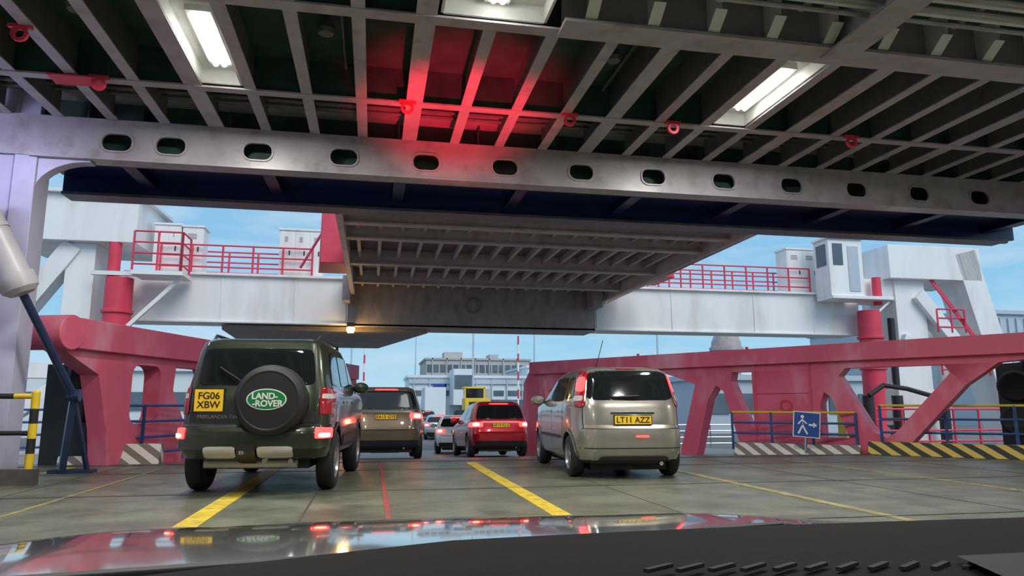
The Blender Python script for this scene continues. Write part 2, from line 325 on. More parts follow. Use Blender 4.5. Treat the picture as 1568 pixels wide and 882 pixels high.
# ---------------------------------------------------------------- linkspan side girders
def girder(name,p0,d,outer,holes,caps):
    d=Vector((d[0],d[1],0)).normalized()
    n=Vector((d.y,-d.x,0))
    mx=Matrix(((d.x,0,n.x,p0[0]),(d.y,0,n.y,p0[1]),(0,1,0,0),(0,0,0,1)))
    g=MB(); g.plate(outer,holes,.34,mx,M['pink'])
    P=lambda s,z,o=0: Vector((p0[0],p0[1],0))+d*s+n*o+Vector((0,0,z))
    caps(g,P)
    g.build(name,ang=25,bevel=.012)
def capR(g,P):
    vs=[]
    for s_ in (-1.6,13.0):
        vs+=[P(s_,2.36,-.32),P(s_,2.36,.32),P(s_,1.98,.32),P(s_,1.98,-.32)]
    g.add(vs,[(0,1,5,4),(1,2,6,5),(2,3,7,6),(3,0,4,7),(0,1,2,3),(4,5,6,7)],M['pink'])
    g.cyl(P(-1.3,2.17,-.35),P(-1.3,2.17,.35),.24,M['pink'],seg=28)
    for s_ in (2.9,5.7,9.0): g.cyl(P(s_,2.36,0),P(s_,2.44,0),.04,M['pinkdk'],seg=8)
    for s_ in (4.1,5.45): g.beam(P(s_,.3,-.19),P(s_,2.0,-.19),.03,.04,M['pink'])
    for s0,s1,z in ((4.15,5.4,.62),(4.15,5.4,1.3)): g.beam(P(s0,z,-.18),P(s1,z,-.18),.03,.03,M['pink'])
    g.lathe([(.1,0),(.1,.03),(.15,.03),(.15,0)],P(4.7,1.0,-.17),P(0,0,-1)-P(0,0,0),M['pinkdk'],20)
    g.beam(P(12.6,1.9,0),P(12.2,-.6,0),.3,.5,M['pink'])
girder('linkspan_side_girder',(12.2,11.5),(-.5436,.8393),
  [(-1.5,2.3),(13,2.3),(13.4,1.7),(13.6,-.7),(12.9,-.7),(12.5,1.3),(11.6,1.85),(8.0,1.85),(7.1,1.55),(7.65,-.3),(7.15,-.3),(6.75,1.15),(6.5,1.5),(6.3,1.35),(5.85,-.15),(5.35,-.1),(5.0,.1),(4.2,.15),(3.6,.0),(2.35,-.05),(2.15,.15),(1.0,1.4),(.4,1.83),(-1.5,1.98)],
  [[(1.35,1.82),(3.3,1.82),(3.45,1.65),(2.8,.45),(2.55,.32),(2.35,.45),(1.25,1.65)],
   [(3.3,.3),(3.9,.3),(3.9,1.05),(3.8,1.3),(3.65,1.2)],
   [(5.52,1.82),(6.05,1.82),(6.1,1.6),(5.65,.5),(5.52,.5)]],capR)
def capL(g,P):
    vs=[]
    for s_ in (-.4,13.5): vs+=[P(s_,2.36,-.45),P(s_,2.36,.3),P(s_,1.88,.3),P(s_,1.88,-.45)]
    g.add(vs,[(0,1,5,4),(1,2,6,5),(2,3,7,6),(3,0,4,7),(0,1,2,3),(4,5,6,7)],M['pink'])
    g.cyl(P(-.35,2.11,-.62),P(-.35,2.11,.34),.27,M['pink'],seg=32)
    g.lathe([(.27,0),(.24,.08),(.14,.13),(0,.14)],P(-.35,2.11,-.62),P(0,0,-1)-P(0,0,0),M['pink'],32)
girder('linkspan_side_girder',(-4.76,12.4),(.296,.955),
  [(-.4,2.3),(13.6,2.3),(13.8,-.6),(13,-.6),(12.6,1.8),(5.2,1.85),(4.8,1.6),(4.9,-.2),(.95,0),(.85,.6),(.55,1.5),(-.3,1.85)],
  [rrect(1.85,1.2,.85,1.05,.2),[(2.75,1.75),(3.9,1.75),(4.2,1.3),(4.2,.2),(3.5,.2),(2.7,1.3)]],capL)
b=MB()
for i in range(3): b.lathe([(0,0),(.28,0),(.34,.06),(.34,.2),(.28,.26),(0,.26)],(-5.05+.08*i,13.3+.4*i,1.45-.42*i),(1,.3,0),M['black'],28)
b.box(-5.5,-4.75,13.6,14.6,0,1.7,M['plastic'])
b.build('rubber_fender')
b=MB()
for i in range(4): b.lathe([(0,0),(.28,0),(.34,.06),(.34,.2),(.28,.26),(0,.26)],(13.6-.3*(i%2),12.5+.3*(i%2),1.75-.35*i),(-.8,-.54,0),M['black'],28)
b.box(13.4,14.0,12.6,13.4,-.3,1.9,M['plastic'])
b.build('rubber_fender')
b=MB()
b.box(14.2,18.5,18.5,20.5,-1.2,-.2,M['grey']); b.rail([(14.2,18.4,-.2),(18.5,18.4,-.2)],1.1,M['pinkdk'],3,.9,.03)
for x in (14.6,15.6,17.2): b.cyl((x,19.2,-.2),(x,19.2,1.3),.16,M['plastic'],seg=16); b.lathe([(0,0),(.3,0),(.3,.12),(.2,.2),(.2,.5),(.3,.6),(0,.62)],(x+.4,19.8,-.2),(0,0,1),M['steel'],20)
b.box(16,17.6,19.6,20.2,-.2,1.5,M['white']); b.box(14.3,15.2,19.9,20.3,-.2,.9,M['ysafe'])
b.tube([(14.5,19,1.3),(15,19,1.6),(15.8,19,1.5),(17,19,1.2)],.07,M['black'])
b.build('mooring_platform')
b=MB(); b.box(-9.5,-6.9,20,21.7,-1.3,-.2,M['grey']); b.rail([(-9.5,19.9,-.2),(-6.9,19.9,-.2)],1.1,M['rail'],3,.9,.03); b.box(-8.6,-7.6,20.6,21.4,-.2,1.2,M['white']); b.cyl((-7.2,21,-.2),(-7.2,21,1.5),.15,M['plastic'],seg=14); b.build('mooring_platform')
def kerb(p0,p1,h,w,m):
    p0=Vector(p0);p1=Vector(p1);l=(p1-p0).length; d=(p1-p0).normalized(); ang=math.atan2(d.y,d.x)
    k=MB(); k.add([(0,0,0),(l,0,0),(l,w,0),(0,w,0),(0,w*.45,h),(l,w*.45,h),(l,w,h),(0,w,h)],[(0,1,2,3),(4,5,6,7),(0,1,5,4),(1,2,6,5),(2,3,7,6),(3,0,4,7)],m)
    k.build('hazard_kerb',loc=(p0*K),rot=(0,0,ang),bevel=.01)
kerb((8.1,15.3,-.1),(10.0,13.52,-.05),.27,.3,M['stripeW'])
kerb((10.1,13.42,0),(12.9,10.6,0),.26,.3,M['stripeY'])
kerb((-5.2,13.54,0),(-3.6,13.54,0),.34,.3,M['stripeW'])
b=MB(); b.rail([(8.3,15.7,0),(10.3,14.0,0)],.85,M['rail'],3,1.0,.024,M['ysafe']); b.build('guard_rail')
b=MB(); b.rail([(10.6,13.6,0),(13.4,11.4,0)],1.0,M['rail'],3,1.2,.024,M['ysafe']); b.build('guard_rail')
b=MB(); b.rail([(-5.35,13.95,0),(-4.0,13.95,0),(-3.55,15,0)],1.0,M['rail'],3,.8,.024,M['rail']); b.build('guard_rail')
b=MB(); b.box(-.25,.25,-.015,.015,-.25,.25,M['sign']); b.box(-.27,.27,-.005,.02,-.27,.27,M['signw'])
b.cyl((-.09,-.015,.16),(-.09,-.03,.16),.035,M['signw'],seg=16)
b.beam((-.09,-.02,.12),(-.07,-.02,-.02),.01,.06,M['signw'])
for e in ((-.16,-.2),(.02,-.2)): b.beam((-.08,-.02,-.02),(e[0],-.02,e[1]),.01,.035,M['signw'])
for e in ((-.17,.0),(.0,.02)): b.beam((-.09,-.02,.1),(e[0],-.02,e[1]),.01,.028,M['signw'])
b.box(.04,.16,-.022,-.015,-.02,.02,M['signw']); b.add([(.13,-.022,.06),(.13,-.022,-.06),(.21,-.022,0)],[(0,1,2)],M['signw'])
b.cyl((.0,.03,-.6),(.0,.03,.25),.025,M['chrome'],seg=10)
b.build('pedestrian_sign',loc=(9.12*K,14.0*K,.6*K),rot=(0,math.radians(5),math.radians(-30)))
# ---------------------------------------------------------------- cross beam
b=MB()
b.box(-9.6,22.4,29.6,31.2,4.25,6.12,M['white']); b.box(-9.6,22.4,29.45,31.3,6.1,6.2,M['white'])
b.box(-1.1,9.4,29.5,29.62,4.2,6.0,M['brown']); b.box(-1.1,9.4,29.5,31.3,4.16,4.27,M['brown'])
for x in (-6,-3.2,-1.2,9.5,13,17,20): b.box(x-.03,x+.03,29.57,29.6,4.27,6.1,M['white'])
b.box(-9.6,22.4,29.5,29.6,4.22,4.3,M['white'])
b.lathe([(.26,0),(.26,.06),(.34,.06),(.34,0)],(4.05,29.5,5.15),(0,-1,0),M['beigedk'],28)
for k in range(14): 
    t=k*2*math.pi/14; b.cyl((4.05+.3*math.cos(t),29.5,5.15+.3*math.sin(t)),(4.05+.3*math.cos(t),29.4,5.15+.3*math.sin(t)),.05,M['beigedk'],seg=6)
b.add([(-6,30,4.2),(2.2,30,4.2),(.2,36,4.0),(-6,36,4.0),(-6,30,4.0),(2.2,30,4.0),(.2,36,3.8),(-6,36,3.8)],[(0,1,2,3),(4,5,6,7),(0,1,5,4),(1,2,6,5),(2,3,7,6),(3,0,4,7)],M['beigedk'])
b.build('gantry_cross_beam',bevel=.02)
b=MB(); b.lathe([(0,0),(.12,0),(.16,.1),(.16,.2),(.1,.26)],(-.95,29.3,3.9),(0,0,1),M['amber'],20); b.box(-1.1,-.8,29.15,29.43,4.12,4.3,M['plastic']); b.build('amber_beacon')
l=bpy.data.lights.new('amber_lamp','POINT'); l.energy=60; l.color=(1,.6,.2); l.shadow_soft_size=.2; o=bpy.data.objects.new('amber_glow',l); C.objects.link(o); o.location=(-.95*K,29.1*K,3.8*K)
# upper ramp
b=MB(); x0,x1=-.9,9.8
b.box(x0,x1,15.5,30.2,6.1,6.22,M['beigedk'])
for y in (16.6,18.2,19.9,23.6,27.3):
    b.box(x0,x1,y-.03,y+.03,5.65,6.1,M['beige']); b.box(x0,x1,y-.14,y+.14,5.6,5.65,M['beige'])
x=x0+.35
while x<x1:
    b.box(x-.015,x+.015,15.5,30.2,5.88,6.1,M['beige']); b.box(x-.05,x+.05,15.5,30.2,5.85,5.88,M['beige']); x+=.62
for x,w in ((x0-.03,.08),(x1+.05,.1)): b.box(x-w,x+w,15.5,30.2,5.5,6.5,M['beige'])
b.add([(x1+.12,15.5,5.5),(x1+.12,30,5.4),(x1+.7,30,6.3),(x1+.7,15.5,6.4)],[(0,1,2,3)],M['beige'])
b.box(-1.3,-1.0,28.5,29.4,5.1,6.1,M['brown']); b.box(9.0,9.4,28.5,29.4,5.1,6.1,M['brown'])
b.build('upper_vehicle_ramp')
b=MB()
b.add([(-1.85,24,5.7),(-1.05,24,5.7),(-1.05,24,8.4),(-1.85,24,8.4),(-2.05,26,5.7),(-1.05,26,5.7),(-1.05,26,8.4),(-1.85,26,8.4)],[(0,1,2,3),(4,5,6,7),(0,1,5,4),(1,2,6,5),(2,3,7,6),(3,0,4,7)],M['pinkdk'])
b.beam((-2.7,26.2,5.9),(-2.0,26.2,7.2),.12,.08,M['pinkdk'])
b.build('ramp_wing_plate',bevel=.02)
b=MB(); b.add([(10.7,26,6.0),(11.6,26,6.0),(11.4,26,6.8),(10.9,26,7.1),(10.7,28,6.0),(11.6,28,6.0),(11.4,28,6.8),(10.9,28,7.1)],[(0,1,2,3),(4,5,6,7),(0,1,5,4),(1,2,6,5),(2,3,7,6),(3,0,4,7)],M['pinkdk']); b.build('ramp_wing_plate',bevel=.02)
def rails(name,pts,h=1.15): 
    r=MB(); r.rail(pts,h,M['pinkdk'],2,1.1,.035); r.build(name)
rails('gantry_railing',[(-8.4,29.7,6.2),(-2.6,29.7,6.2)]); rails('gantry_railing',[(10.3,29.7,6.2),(20.0,29.7,6.2)])
rails('gantry_railing',[(-8.4,31.0,6.2),(-2.6,31.0,6.2)]); rails('gantry_railing',[(10.3,31.0,6.2),(20.0,31.0,6.2)])
b=MB(); b.box(-8.9,-7.1,28.0,29.4,5.8,5.95,M['white']); b.beam((-7.3,28.5,5.75),(-9.0,28.5,3.9),.14,.14,M['white']); b.box(-10.4,-8.9,28.4,28.6,5.8,5.95,M['white'])
b.rail([(-8.9,28.1,5.95),(-7.2,28.1,5.95),(-7.2,29.3,5.95)],1.5,M['pinkdk'],3,.9,.035)
b.build('service_platform')
b=MB()
b.box(-13.6,-9.0,28.6,32.4,7.1,8.9,M['white']); b.box(-13.8,-8.8,28.4,32.6,8.9,9.05,M['white'])
b.box(-11.5,-10.5,29,31.5,-.9,7.1,M['white']); b.box(-15.2,-14.3,29,31.5,-.9,9.0,M['white'])
b.beam((-11.3,29.3,7.0),(-14.4,29.3,2.2),.8,.7,M['white']); b.beam((-11.3,29.3,1.8),(-14.6,29.3,-.6),.5,.5,M['white'])
b.box(-14.5,-11,29.2,30.0,2.0,2.6,M['white'])
b.cyl((-9.5,28.8,-.9),(-9.5,28.8,5.75),.48,M['pinkdk'],seg=28); b.cyl((-9.75,28.8,5.75),(-9.75,28.8,7.1),.22,M['pinkdk'],seg=28)
for z in (3,4.4): b.cyl((-9.5,28.8,z),(-9.5,28.8,z+.12),.55,M['pinkdk'],seg=28)
b.rail([(-14.2,28.7,5.6),(-12.4,28.7,5.6)],1.3,M['pinkdk'],3,.7,.04)
b.build('gantry_tower',bevel=.03)
b=MB()
b.box(23.6,28.6,28.8,32,6.9,8.5,M['white']); b.box(24.1,25.7,29.2,31.6,-.9,6.9,M['white'])
b.beam((27.8,29.6,8.3),(30.2,29.6,-.9),1.2,1.6,M['white']); b.beam((25.2,29.3,6.2),(27.9,29.3,2.9),.8,.6,M['white']); b.beam((24.5,29.2,4.2),(23.0,29.2,.5),.6,.5,M['white'])
b.box(22.4,24.2,29.3,31,5.9,6.9,M['white'])
b.cyl((22.3,28.8,-.9),(22.3,28.8,5.3),.5,M['pinkdk'],seg=28); b.cyl((22.9,28.9,5.6),(22.9,28.9,6.9),.2,M['pinkdk'],seg=28)
for z in (2.6,4.0): b.cyl((22.3,28.8,z),(22.3,28.8,z+.12),.58,M['pinkdk'],seg=28)
b.cyl((23.5,28.9,-.9),(23.5,28.9,5),.16,M['plastic'],seg=14)
b.beam((25.8,29.0,7.1),(28.2,29.0,4.0),.06,.2,M['pinkdk']); b.rail([(26,28.9,2.4),(28.6,28.9,2.4)],1.1,M['pinkdk'],2,.8,.04)
b.rail([(26,28.9,4.4),(27.5,28.9,4.4)],1.1,M['pinkdk'],2,.8,.04)
b.build('gantry_tower',bevel=.03)
def cabinet(x0,x1,y0,z0,z1,n=2):
    c=MB(); c.box(x0,x1,y0,y0+.9,z0,z1,M['white']); c.box(x0-.05,x1+.05,y0-.05,y0+.95,z1,z1+.08,M['white'])
    w=(x1-x0)/n
    for k in range(n):
        a=x0+w*k+.05; c.box(a,a+w-.1,y0-.025,y0,z0+.08,z1-.08,M['white']); c.box(a+w-.25,a+w-.2,y0-.05,y0-.02,z0+.9,z0+1.1,M['plastic'])
        for j in range(4): c.box(a+.15,a+w-.3,y0-.035,y0-.02,z1-.3-.06*j,z1-.28-.06*j,M['plastic'])
    c.build('electrical_cabinet',bevel=.015)
cabinet(-8.75,-7.75,29.9,6.2,8.15,2); cabinet(-7.7,-6.9,29.9,6.2,8.1,1); cabinet(-3.95,-2.2,29.9,6.2,8.15,3); cabinet(19.0,20.6,29.9,6.2,8.3,2)
b=MB()
b.box(20.1,21.8,28.3,29.4,5.9,8.5,M['white']); b.box(20.0,21.9,28.2,29.43,8.5,8.6,M['white'])
b.box(20.3,20.8,28.27,28.3,7.3,8.3,M['bwin']); b.box(21.05,21.6,28.27,28.3,6.1,8.2,M['shed']); b.box(20.07,20.1,28.5,29.2,7.3,8.3,M['bwin'])
b.box(20.1,23.2,28.2,29.4,5.75,5.9,M['white']); b.beam((23.1,28.4,5.7),(22.1,28.4,4.9),.08,.1,M['white'])
b.build('gantry_control_cabin',bevel=.015)
# ---------------------------------------------------------------- far port
def bld(x0,x1,y0,y1,z,m,bands,cols,roof=.4):
    q=MB(); q.box(x0,x1,y0,y1,-1,z,m); q.box(x0-.3,x1+.3,y0-.3,y1+.3,z,z+roof,m)
    for (za,zb) in bands:
        w=(x1-x0)/cols
        for k in range(cols): q.box(x0+w*k+w*.12,x0+w*(k+1)-w*.12,y0-.12,y0+.1,za,zb,M['bwin'])
    return q
q=bld(10.8,33,150,170,10.6,M['grey'],[(8.0,9.6),(5,6.6)],16); q.box(15,19,155,160,11,12.6,M['grey']); q.box(25,27,155,160,11,12.2,M['grey'])
for k in range(7): q.box(12+3*k,12.2+3*k,149.7,150,6,11,M['grey'])
q.build('port_office_building',sc=1)
q=bld(5.4,24.5,110,125,5.3,M['bwhite'],[(2.6,3.4)],9); q.box(5.4,24.5,109.7,110,4.4,5.0,M['shed']); q.box(9,11,109.6,109.9,2,4.4,M['sign']); q.box(18,23,109.5,110,-1,2,M['bwin'])
q.box(11.5,14.5,104,110,1.2,6.4,M['bwhite']); q.box(11.6,14.4,103.9,104,3.5,5.5,M['bwin']); q.box(15,17.5,107,110,-1,3.6,M['grey'])
for k in range(8): q.box(6+2.4*k,6.15+2.4*k,109.6,110,-1,5.2,M['shed'])
q.build('terminal_building',sc=1)
q=bld(-22,4.8,118,135,3.4,M['shed'],[(1,2)],8); q.build('warehouse',sc=1)
q=bld(-70,-26,100,130,6,M['bwhite'],[(2,3)],10); q.build('warehouse',sc=1)
q=bld(60,110,62,90,10.4,M['shed'],[],4)
for k in range(50): q.box(60+k,60.15+k,61.8,62,0,10,M['shed'])
q.build('warehouse',sc=1)
q=bld(26,62,120,140,7.5,M['bwhite'],[(4,5)],14); q.build('warehouse',sc=1)
q=bld(15,20,62,70,3.2,M['bwhite'],[(1,2)],3); q.build('site_office',sc=1)
q=bld(24,42,50,58,3.0,M['shed'],[(.5,2)],7); q.build('site_office',sc=1)
q=bld(-24,-9,52,60,3.4,M['bwhite'],[(.8,2)],6); q.build('site_office',sc=1)
b=MB(); b.cyl((31.5,60,-1),(31.5,60,6.2),1.2,M['brown'],seg=24); b.lathe([(1.5,0),(1.5,.3),(1.35,.35),(1.3,.8),(1.1,1.3),(.7,1.7),(.2,1.85),(0,1.88)],(31.5,60,6.0),(0,0,1),M['brown'],28); b.build('domed_tower',sc=1)
b=MB(); b.cyl((45,50,-1),(45,50,6.1),.4,M['grey'],seg=20); b.lathe([(0,-.9),(.5,-.8),(.9,-.35),(1,0),(.9,.35),(.5,.8),(0,.9)],(45,50,6.6),(0,0,1),M['beige'],24); b.build('radar_dome',sc=1)
for x,y,h in ((12.4,90,12.5),(21.5,95,13),(29,70,9.5),(-3,100,13),(8,140,16),(-14,80,11)):
    b=MB(); b.cyl((x,y,-1),(x,y,h),.16,M['shed'],r1=.08,seg=10); b.box(x-1,x+1,y-.1,y+.1,h-.1,h,M['shed']); b.box(x-1.2,x-.6,y-.2,y+.2,h-.15,h+.02,M['bwhite']); b.box(x+.6,x+1.2,y-.2,y+.2,h-.15,h+.02,M['bwhite'])
    b.build('lamp_post',sc=1)
for x,y in ((15.2,75),(-1.0,80)):
    b=MB()
    for k in range(10): b.cyl((x,y,-1+k*.95),(x,y,-.05+k*.95),.10,M['pinkdk'] if k%2 else M['signw'],seg=12)
    b.box(x-.4,x+.4,y-.2,y+.2,-1,0,M['signw']); b.build('barrier_mast',sc=1)
b=MB(); lx,ly=8.3,58
for dx in(-1.2,1.2):
    for dy in(0,2.8): b.lathe([(0,-.3),(.7,-.3),(.85,-.2),(.85,.2),(.7,.3),(0,.3)],(lx+dx,ly+dy,-.1),(1,0,0),M['black'],24)
b.box(lx-1,lx+1,ly-.6,ly+1.6,.2,1.7,M['ysafe']); b.box(lx-.75,lx+.75,ly+1.2,ly+2.6,.6,2.5,M['glass']); b.box(lx-.9,lx+.9,ly+1.1,ly+2.7,2.5,2.65,M['ysafe'])
for dx in(-.8,.8): b.box(lx+dx-.06,lx+dx+.06,ly+1.1,ly+1.2,1.6,2.6,M['ysafe'])
b.box(lx-.7,lx+.7,ly-.63,ly-.6,.6,1.4,M['plastic'])
b.beam((lx-.6,ly+2.4,1),(lx-.6,ly+5,-.1),.2,.3,M['ysafe']); b.beam((lx+.6,ly+2.4,1),(lx+.6,ly+5,-.1),.2,.3,M['ysafe']); b.box(lx-1.3,lx+1.3,ly+4.6,ly+5.6,-.7,.3,M['ysafe'])
b.build('wheel_loader',sc=1,bevel=.03)
for x,y in ((-2.5,40),(-2.5,50),(9.5,48)):
    b=MB(); b.box(x-.2,x+.2,y-.2,y+.2,-.95,-.91,M['black']); b.cyl((x,y,-.91),(x,y,-.2),.15,M['pinkdk'],r1=.03,seg=14); b.cyl((x,y,-.6),(x,y,-.45),.105,M['signw'],r1=.075,seg=14); b.build('traffic_cone',sc=1)
b=MB(); b.rail([(-3.5,35,-.95),(-1.5,90,-.95)],1.0,M['chrome'],1,3,.05); b.build('crash_barrier',sc=1)
b=MB(); b.rail([(8.5,34,-.95),(13,34,-.95),(18,34,-.95)],1.1,M['chrome'],3,1.2,.03); b.build('pedestrian_barrier',sc=1)
# ---------------------------------------------------------------- cars
class Car:
    def __init__(s,name,rings,n,paint,loc,head,pitch=0):
        s.e=bpy.data.objects.new(name,None); C.objects.link(s.e); s.e.location=loc; s.e.rotation_euler=(math.radians(pitch),0,math.radians(-head))
        s.r=rings; s.n=n; s.p=paint; s.k=0
    def prof(s,z):
        R=s.r
        if z<=R[0][0]: return R[0][1:]
        for a,c in zip(R,R[1:]):
            if z<=c[0]:
                t=(z-a[0])/(c[0]-a[0]); return [a[i]+(c[i]-a[i])*t for i in(1,2,3)]
        return R[-1][1:]
    def rear(s,x,z):
        yr,yf,hw=s.prof(z); l=(yf-yr)/2; yc=(yf+yr)/2
        return Vector((x,yc-l*max(0,1-min(1,abs(x/hw))**s.n)**(1/s.n),z))
    def front(s,x,z):
        yr,yf,hw=s.prof(z); l=(yf-yr)/2; yc=(yf+yr)/2
        return Vector((x,yc+l*max(0,1-min(1,abs(x/hw))**s.n)**(1/s.n),z))
    def side(s,y,z,sg):
        yr,yf,hw=s.prof(z); l=(yf-yr)/2; yc=(yf+yr)/2
        return Vector((sg*hw*max(0,1-min(1,abs((y-yc)/l))**s.n)**(1/s.n),y,z))
    def body(s,wheels,rw,archr):
        b=MB(); N=112; vs=[];fs=[]
        for z,yr,yf,hw in s.r:
            l=(yf-yr)/2; yc=(yf+yr)/2
            for i in range(N):
                t=2*math.pi*(i+.5)/N; c,sn=math.cos(t),math.sin(t)
                vs.append((hw*math.copysign(abs(c)**(2/s.n),c),yc+l*math.copysign(abs(sn)**(2/s.n),sn),z))
        for j in range(len(s.r)-1):
            for i in range(N): fs.append((j*N+i,j*N+(i+1)%N,(j+1)*N+(i+1)%N,(j+1)*N+i))
        fs.append(tuple(range(N))[::-1]); fs.append(tuple(range((len(s.r)-1)*N,len(s.r)*N)))
        b.add(vs,fs,s.p); b.mats.append(M['black'])
        o=b.build('body',sc=1,parent=s.e,ang=28)
        c=MB()
        for y in wheels: c.cyl((-1.3,y,rw),(1.3,y,rw),archr,M['black'],seg=40)
        co=c.build('cut',sc=1,parent=s.e)
        md=o.modifiers.new('b','BOOLEAN'); md.object=co; md.operation='DIFFERENCE'; md.solver='EXACT'; md.material_mode='TRANSFER'
        bpy.context.view_layer.update()
        me=bpy.data.meshes.new_from_object(o.evaluated_get(bpy.context.evaluated_depsgraph_get()))
        o.modifiers.clear(); o.data=me; me.set_sharp_from_angle(angle=math.radians(28))
        bpy.data.objects.remove(co)
        hw=max(r[3] for r in s.r)
        u=MB(); zb=s.r[0][0]; u.box(-hw+.28,hw-.28,.35,s.r[3][2]-.4,zb-.1,zb+.45,M['black'])
        u.cyl((-hw+.2,wheels[0],rw),(hw-.2,wheels[0],rw),.05,M['black'],seg=12)
        u.cyl((-.35,.45,zb-.02),(.35,.45,zb-.02),.09,M['steel'],seg=16); u.cyl((.45,.5,zb-.0),(.45,.15,zb-.0),.03,M['chrome'],seg=12)
        u.build('underbody',sc=1,parent=s.e)
        a=MB()
        for y in wheels:
            for sg in(-1,1):
                for i in range(20):
                    t0=math.radians(-8+196*i/20); t1=math.radians(-8+196*(i+1)/20); P=[]
                    for t in(t0,t1):
                        for rr in(archr-.01,archr+.045):
                            yy=y+rr*math.cos(t); zz=rw+rr*math.sin(t); zz2=max(zz,s.r[0][0]); p=s.side(yy,zz2,sg); p.x+=sg*.012; P.append(p)
                    a.add(P,[(0,1,3,2)],s.lip if hasattr(s,'lip') else s.p)
        a.build('wheel_arch_trim',sc=1,parent=s.e)
        for y in wheels:
            for sg in(-1,1): s.wheel(sg*(hw-.12),y,rw,.21,sg)
        return o
    def wheel(s,x,y,r,w,sg):
        b=MB(); ri=r*.63; h=w/2
        b.lathe([(ri,-h),(ri+.03,-h-.005),(r-.04,-h),(r-.012,-h+.02),(r,-h+.05),(r,h-.05),(r-.012,h-.02),(r-.04,h),(ri+.03,h+.005),(ri,h)],(x,y,r),(1,0,0),M['black'],40)
        b.lathe([(ri,-h),(ri-.02,-h+.03),(ri-.02,h-.03),(ri,h)],(x,y,r),(1,0,0),M['rim'],40)
        xo=x+sg*(h-.05); b.lathe([(0,0),(ri,0)],(xo-sg*.05,y,r),(1,0,0),M['plastic'],32)
        for i in range(5):
            t=2*math.pi*i/5+.3; b.beam((xo,y,r),(xo,y+ri*math.cos(t),r+ri*math.sin(t)),.05,.07,M['rim'])
        b.cyl((xo-.02,y,r),(xo+sg*.03,y,r),.06,M['rim'],seg=18)
        b.build('wheel',sc=1,parent=s.e)
    def patch(s,kind,quad,m,k=8,off=.006,nu=12,nv=12,name='panel',sg=1,th=.0):
        b=MB(); vs=[];fs=[]
        if kind=='rear': fn=lambda u,v:s.rear(u,v); hint=Vector((0,-1,0))
        elif kind=='front': fn=lambda u,v:s.front(u,v); hint=Vector((0,1,0))
        else: fn=lambda u,v:s.side(u,v,sg); hint=Vector((sg,0,0))
        q=[Vector(p) for p in quad]
        def P(u,v):
            p=fn(u,v); e=.004
            d1=fn(u+e,v)-fn(u-e,v); d2=fn(u,v+e)-fn(u,v-e); n=d1.cross(d2)
            if n.length<1e-9: n=hint.copy()
            n.normalize()
            if n.dot(hint)<0:n=-n
            return p+n*off
        for j in range(nv+1):
            t=math.sin(math.pi/2*(2*j/nv-1)); sc=max(0,1-abs(t)**k)**(1/k) if k else 1
            for i in range(nu+1):
                ss=(2*i/nu-1)*sc; a=(ss+1)/2; c=(t+1)/2
                uv=(q[0]*(1-a)+q[1]*a)*(1-c)+(q[3]*(1-a)+q[2]*a)*c
                vs.append(P(uv[0],uv[1]))
        for j in range(nv):
            for i in range(nu): o=j*(nu+1)+i; fs.append((o,o+1,o+nu+2,o+nu+1))
        b.add(vs,fs,m); o=b.build(name,sc=1,parent=s.e,ang=60)
        return o
    def seam(s,pts,sg):
        for (a,c) in zip(pts,pts[1:]):
            dy=.006
            s.patch('side',[(a[0]-dy,a[1]),(a[0]+dy,a[1]),(c[0]+dy,c[1]),(c[0]-dy,c[1])],M['black'],k=0,off=.003,nu=4,nv=4,name='door_seam',sg=sg)
    def plate(s,x,z,w,h,txt,size):
        p=s.rear(x,z); b=MB(); b.box(x-w/2,x+w/2,p.y-.03,p.y+.02,z-h/2,z+h/2,M['plate']); b.box(x-w/2-.012,x+w/2+.012,p.y-.022,p.y+.03,z-h/2-.012,z+h/2+.012,M['black']); b.build('number_plate',sc=1,parent=s.e)
        L=txt.split('\n')
        for i,t in enumerate(L): text(t,size,s.e,(x,p.y-.032,z+(len(L)-1)*size*.46-i*size*.92-size*.02),M['black'],name='plate_lettering',bold=.002)
    def mirror(s,y,z,m):
        for sg in(-1,1):
            p=s.side(y,z,sg); b=MB()
            b.lathe([(0,-.07),(.07,-.06),(.1,-.02),(.1,.02),(.08,.06),(0,.08)],(0,0,0),(0,1,0),m,20)
            for v in b.V: v.x=v.x*1.25+p.x+sg*.15; v.y+=p.y; v.z=v.z*.85+p.z
            b.beam((p.x-sg*.03,p.y,p.z-.04),(p.x+sg*.1,p.y,p.z-.02),.05,.05,M['plastic']); b.build('door_mirror',sc=1,parent=s.e)
def paint(name,col,metal=.4,rough=.32): return mat(name,col,rough,metal,.06,2,coat=.8)
# --- dark green off-roader
zz=lambda z: z if z<.8 else .8+(z-.8)*1.09
R=[(zz(a),b_,c_,d_) for a,b_,c_,d_ in [(.40,.30,4.15,.78),(.44,.10,4.3,.86),(.54,.0,4.38,.895),(.74,.0,4.38,.90),(.80,.03,4.36,.90),(.82,.10,4.36,.895),(1.05,.12,4.3,.91),(1.17,.15,4.15,.895),(1.21,.17,3.2,.875),(1.66,.27,2.5,.775),(1.75,.32,2.35,.735),(1.80,.42,2.2,.67),(1.825,.8,1.8,.45)]]
G=paint('paint_dark_green',(.040,.052,.034),.5,.28)
c=Car('off_road_car',R,10,G,(-1.46,9.37,0),5.0); c.lip=M['plastic']; c.e.scale=(1.04,1.04,1.04)
c.body((.86,3.42),.37,.44)
c.patch('rear',[(-.70,1.30),(.70,1.30),(.64,1.76),(-.64,1.76)],M['glass'],k=10,name='rear_window',nu=20)
c.patch('rear',[(-.85,.55),(.85,.55),(.86,.80),(-.86,.80)],G,k=14,name='rear_bumper',off=.03,nu=24)
c.patch('rear',[(-.87,.80),(.87,.80),(.87,.83),(-.87,.83)],M['plastic'],k=0,name='bumper_step',off=.02,nu=24)
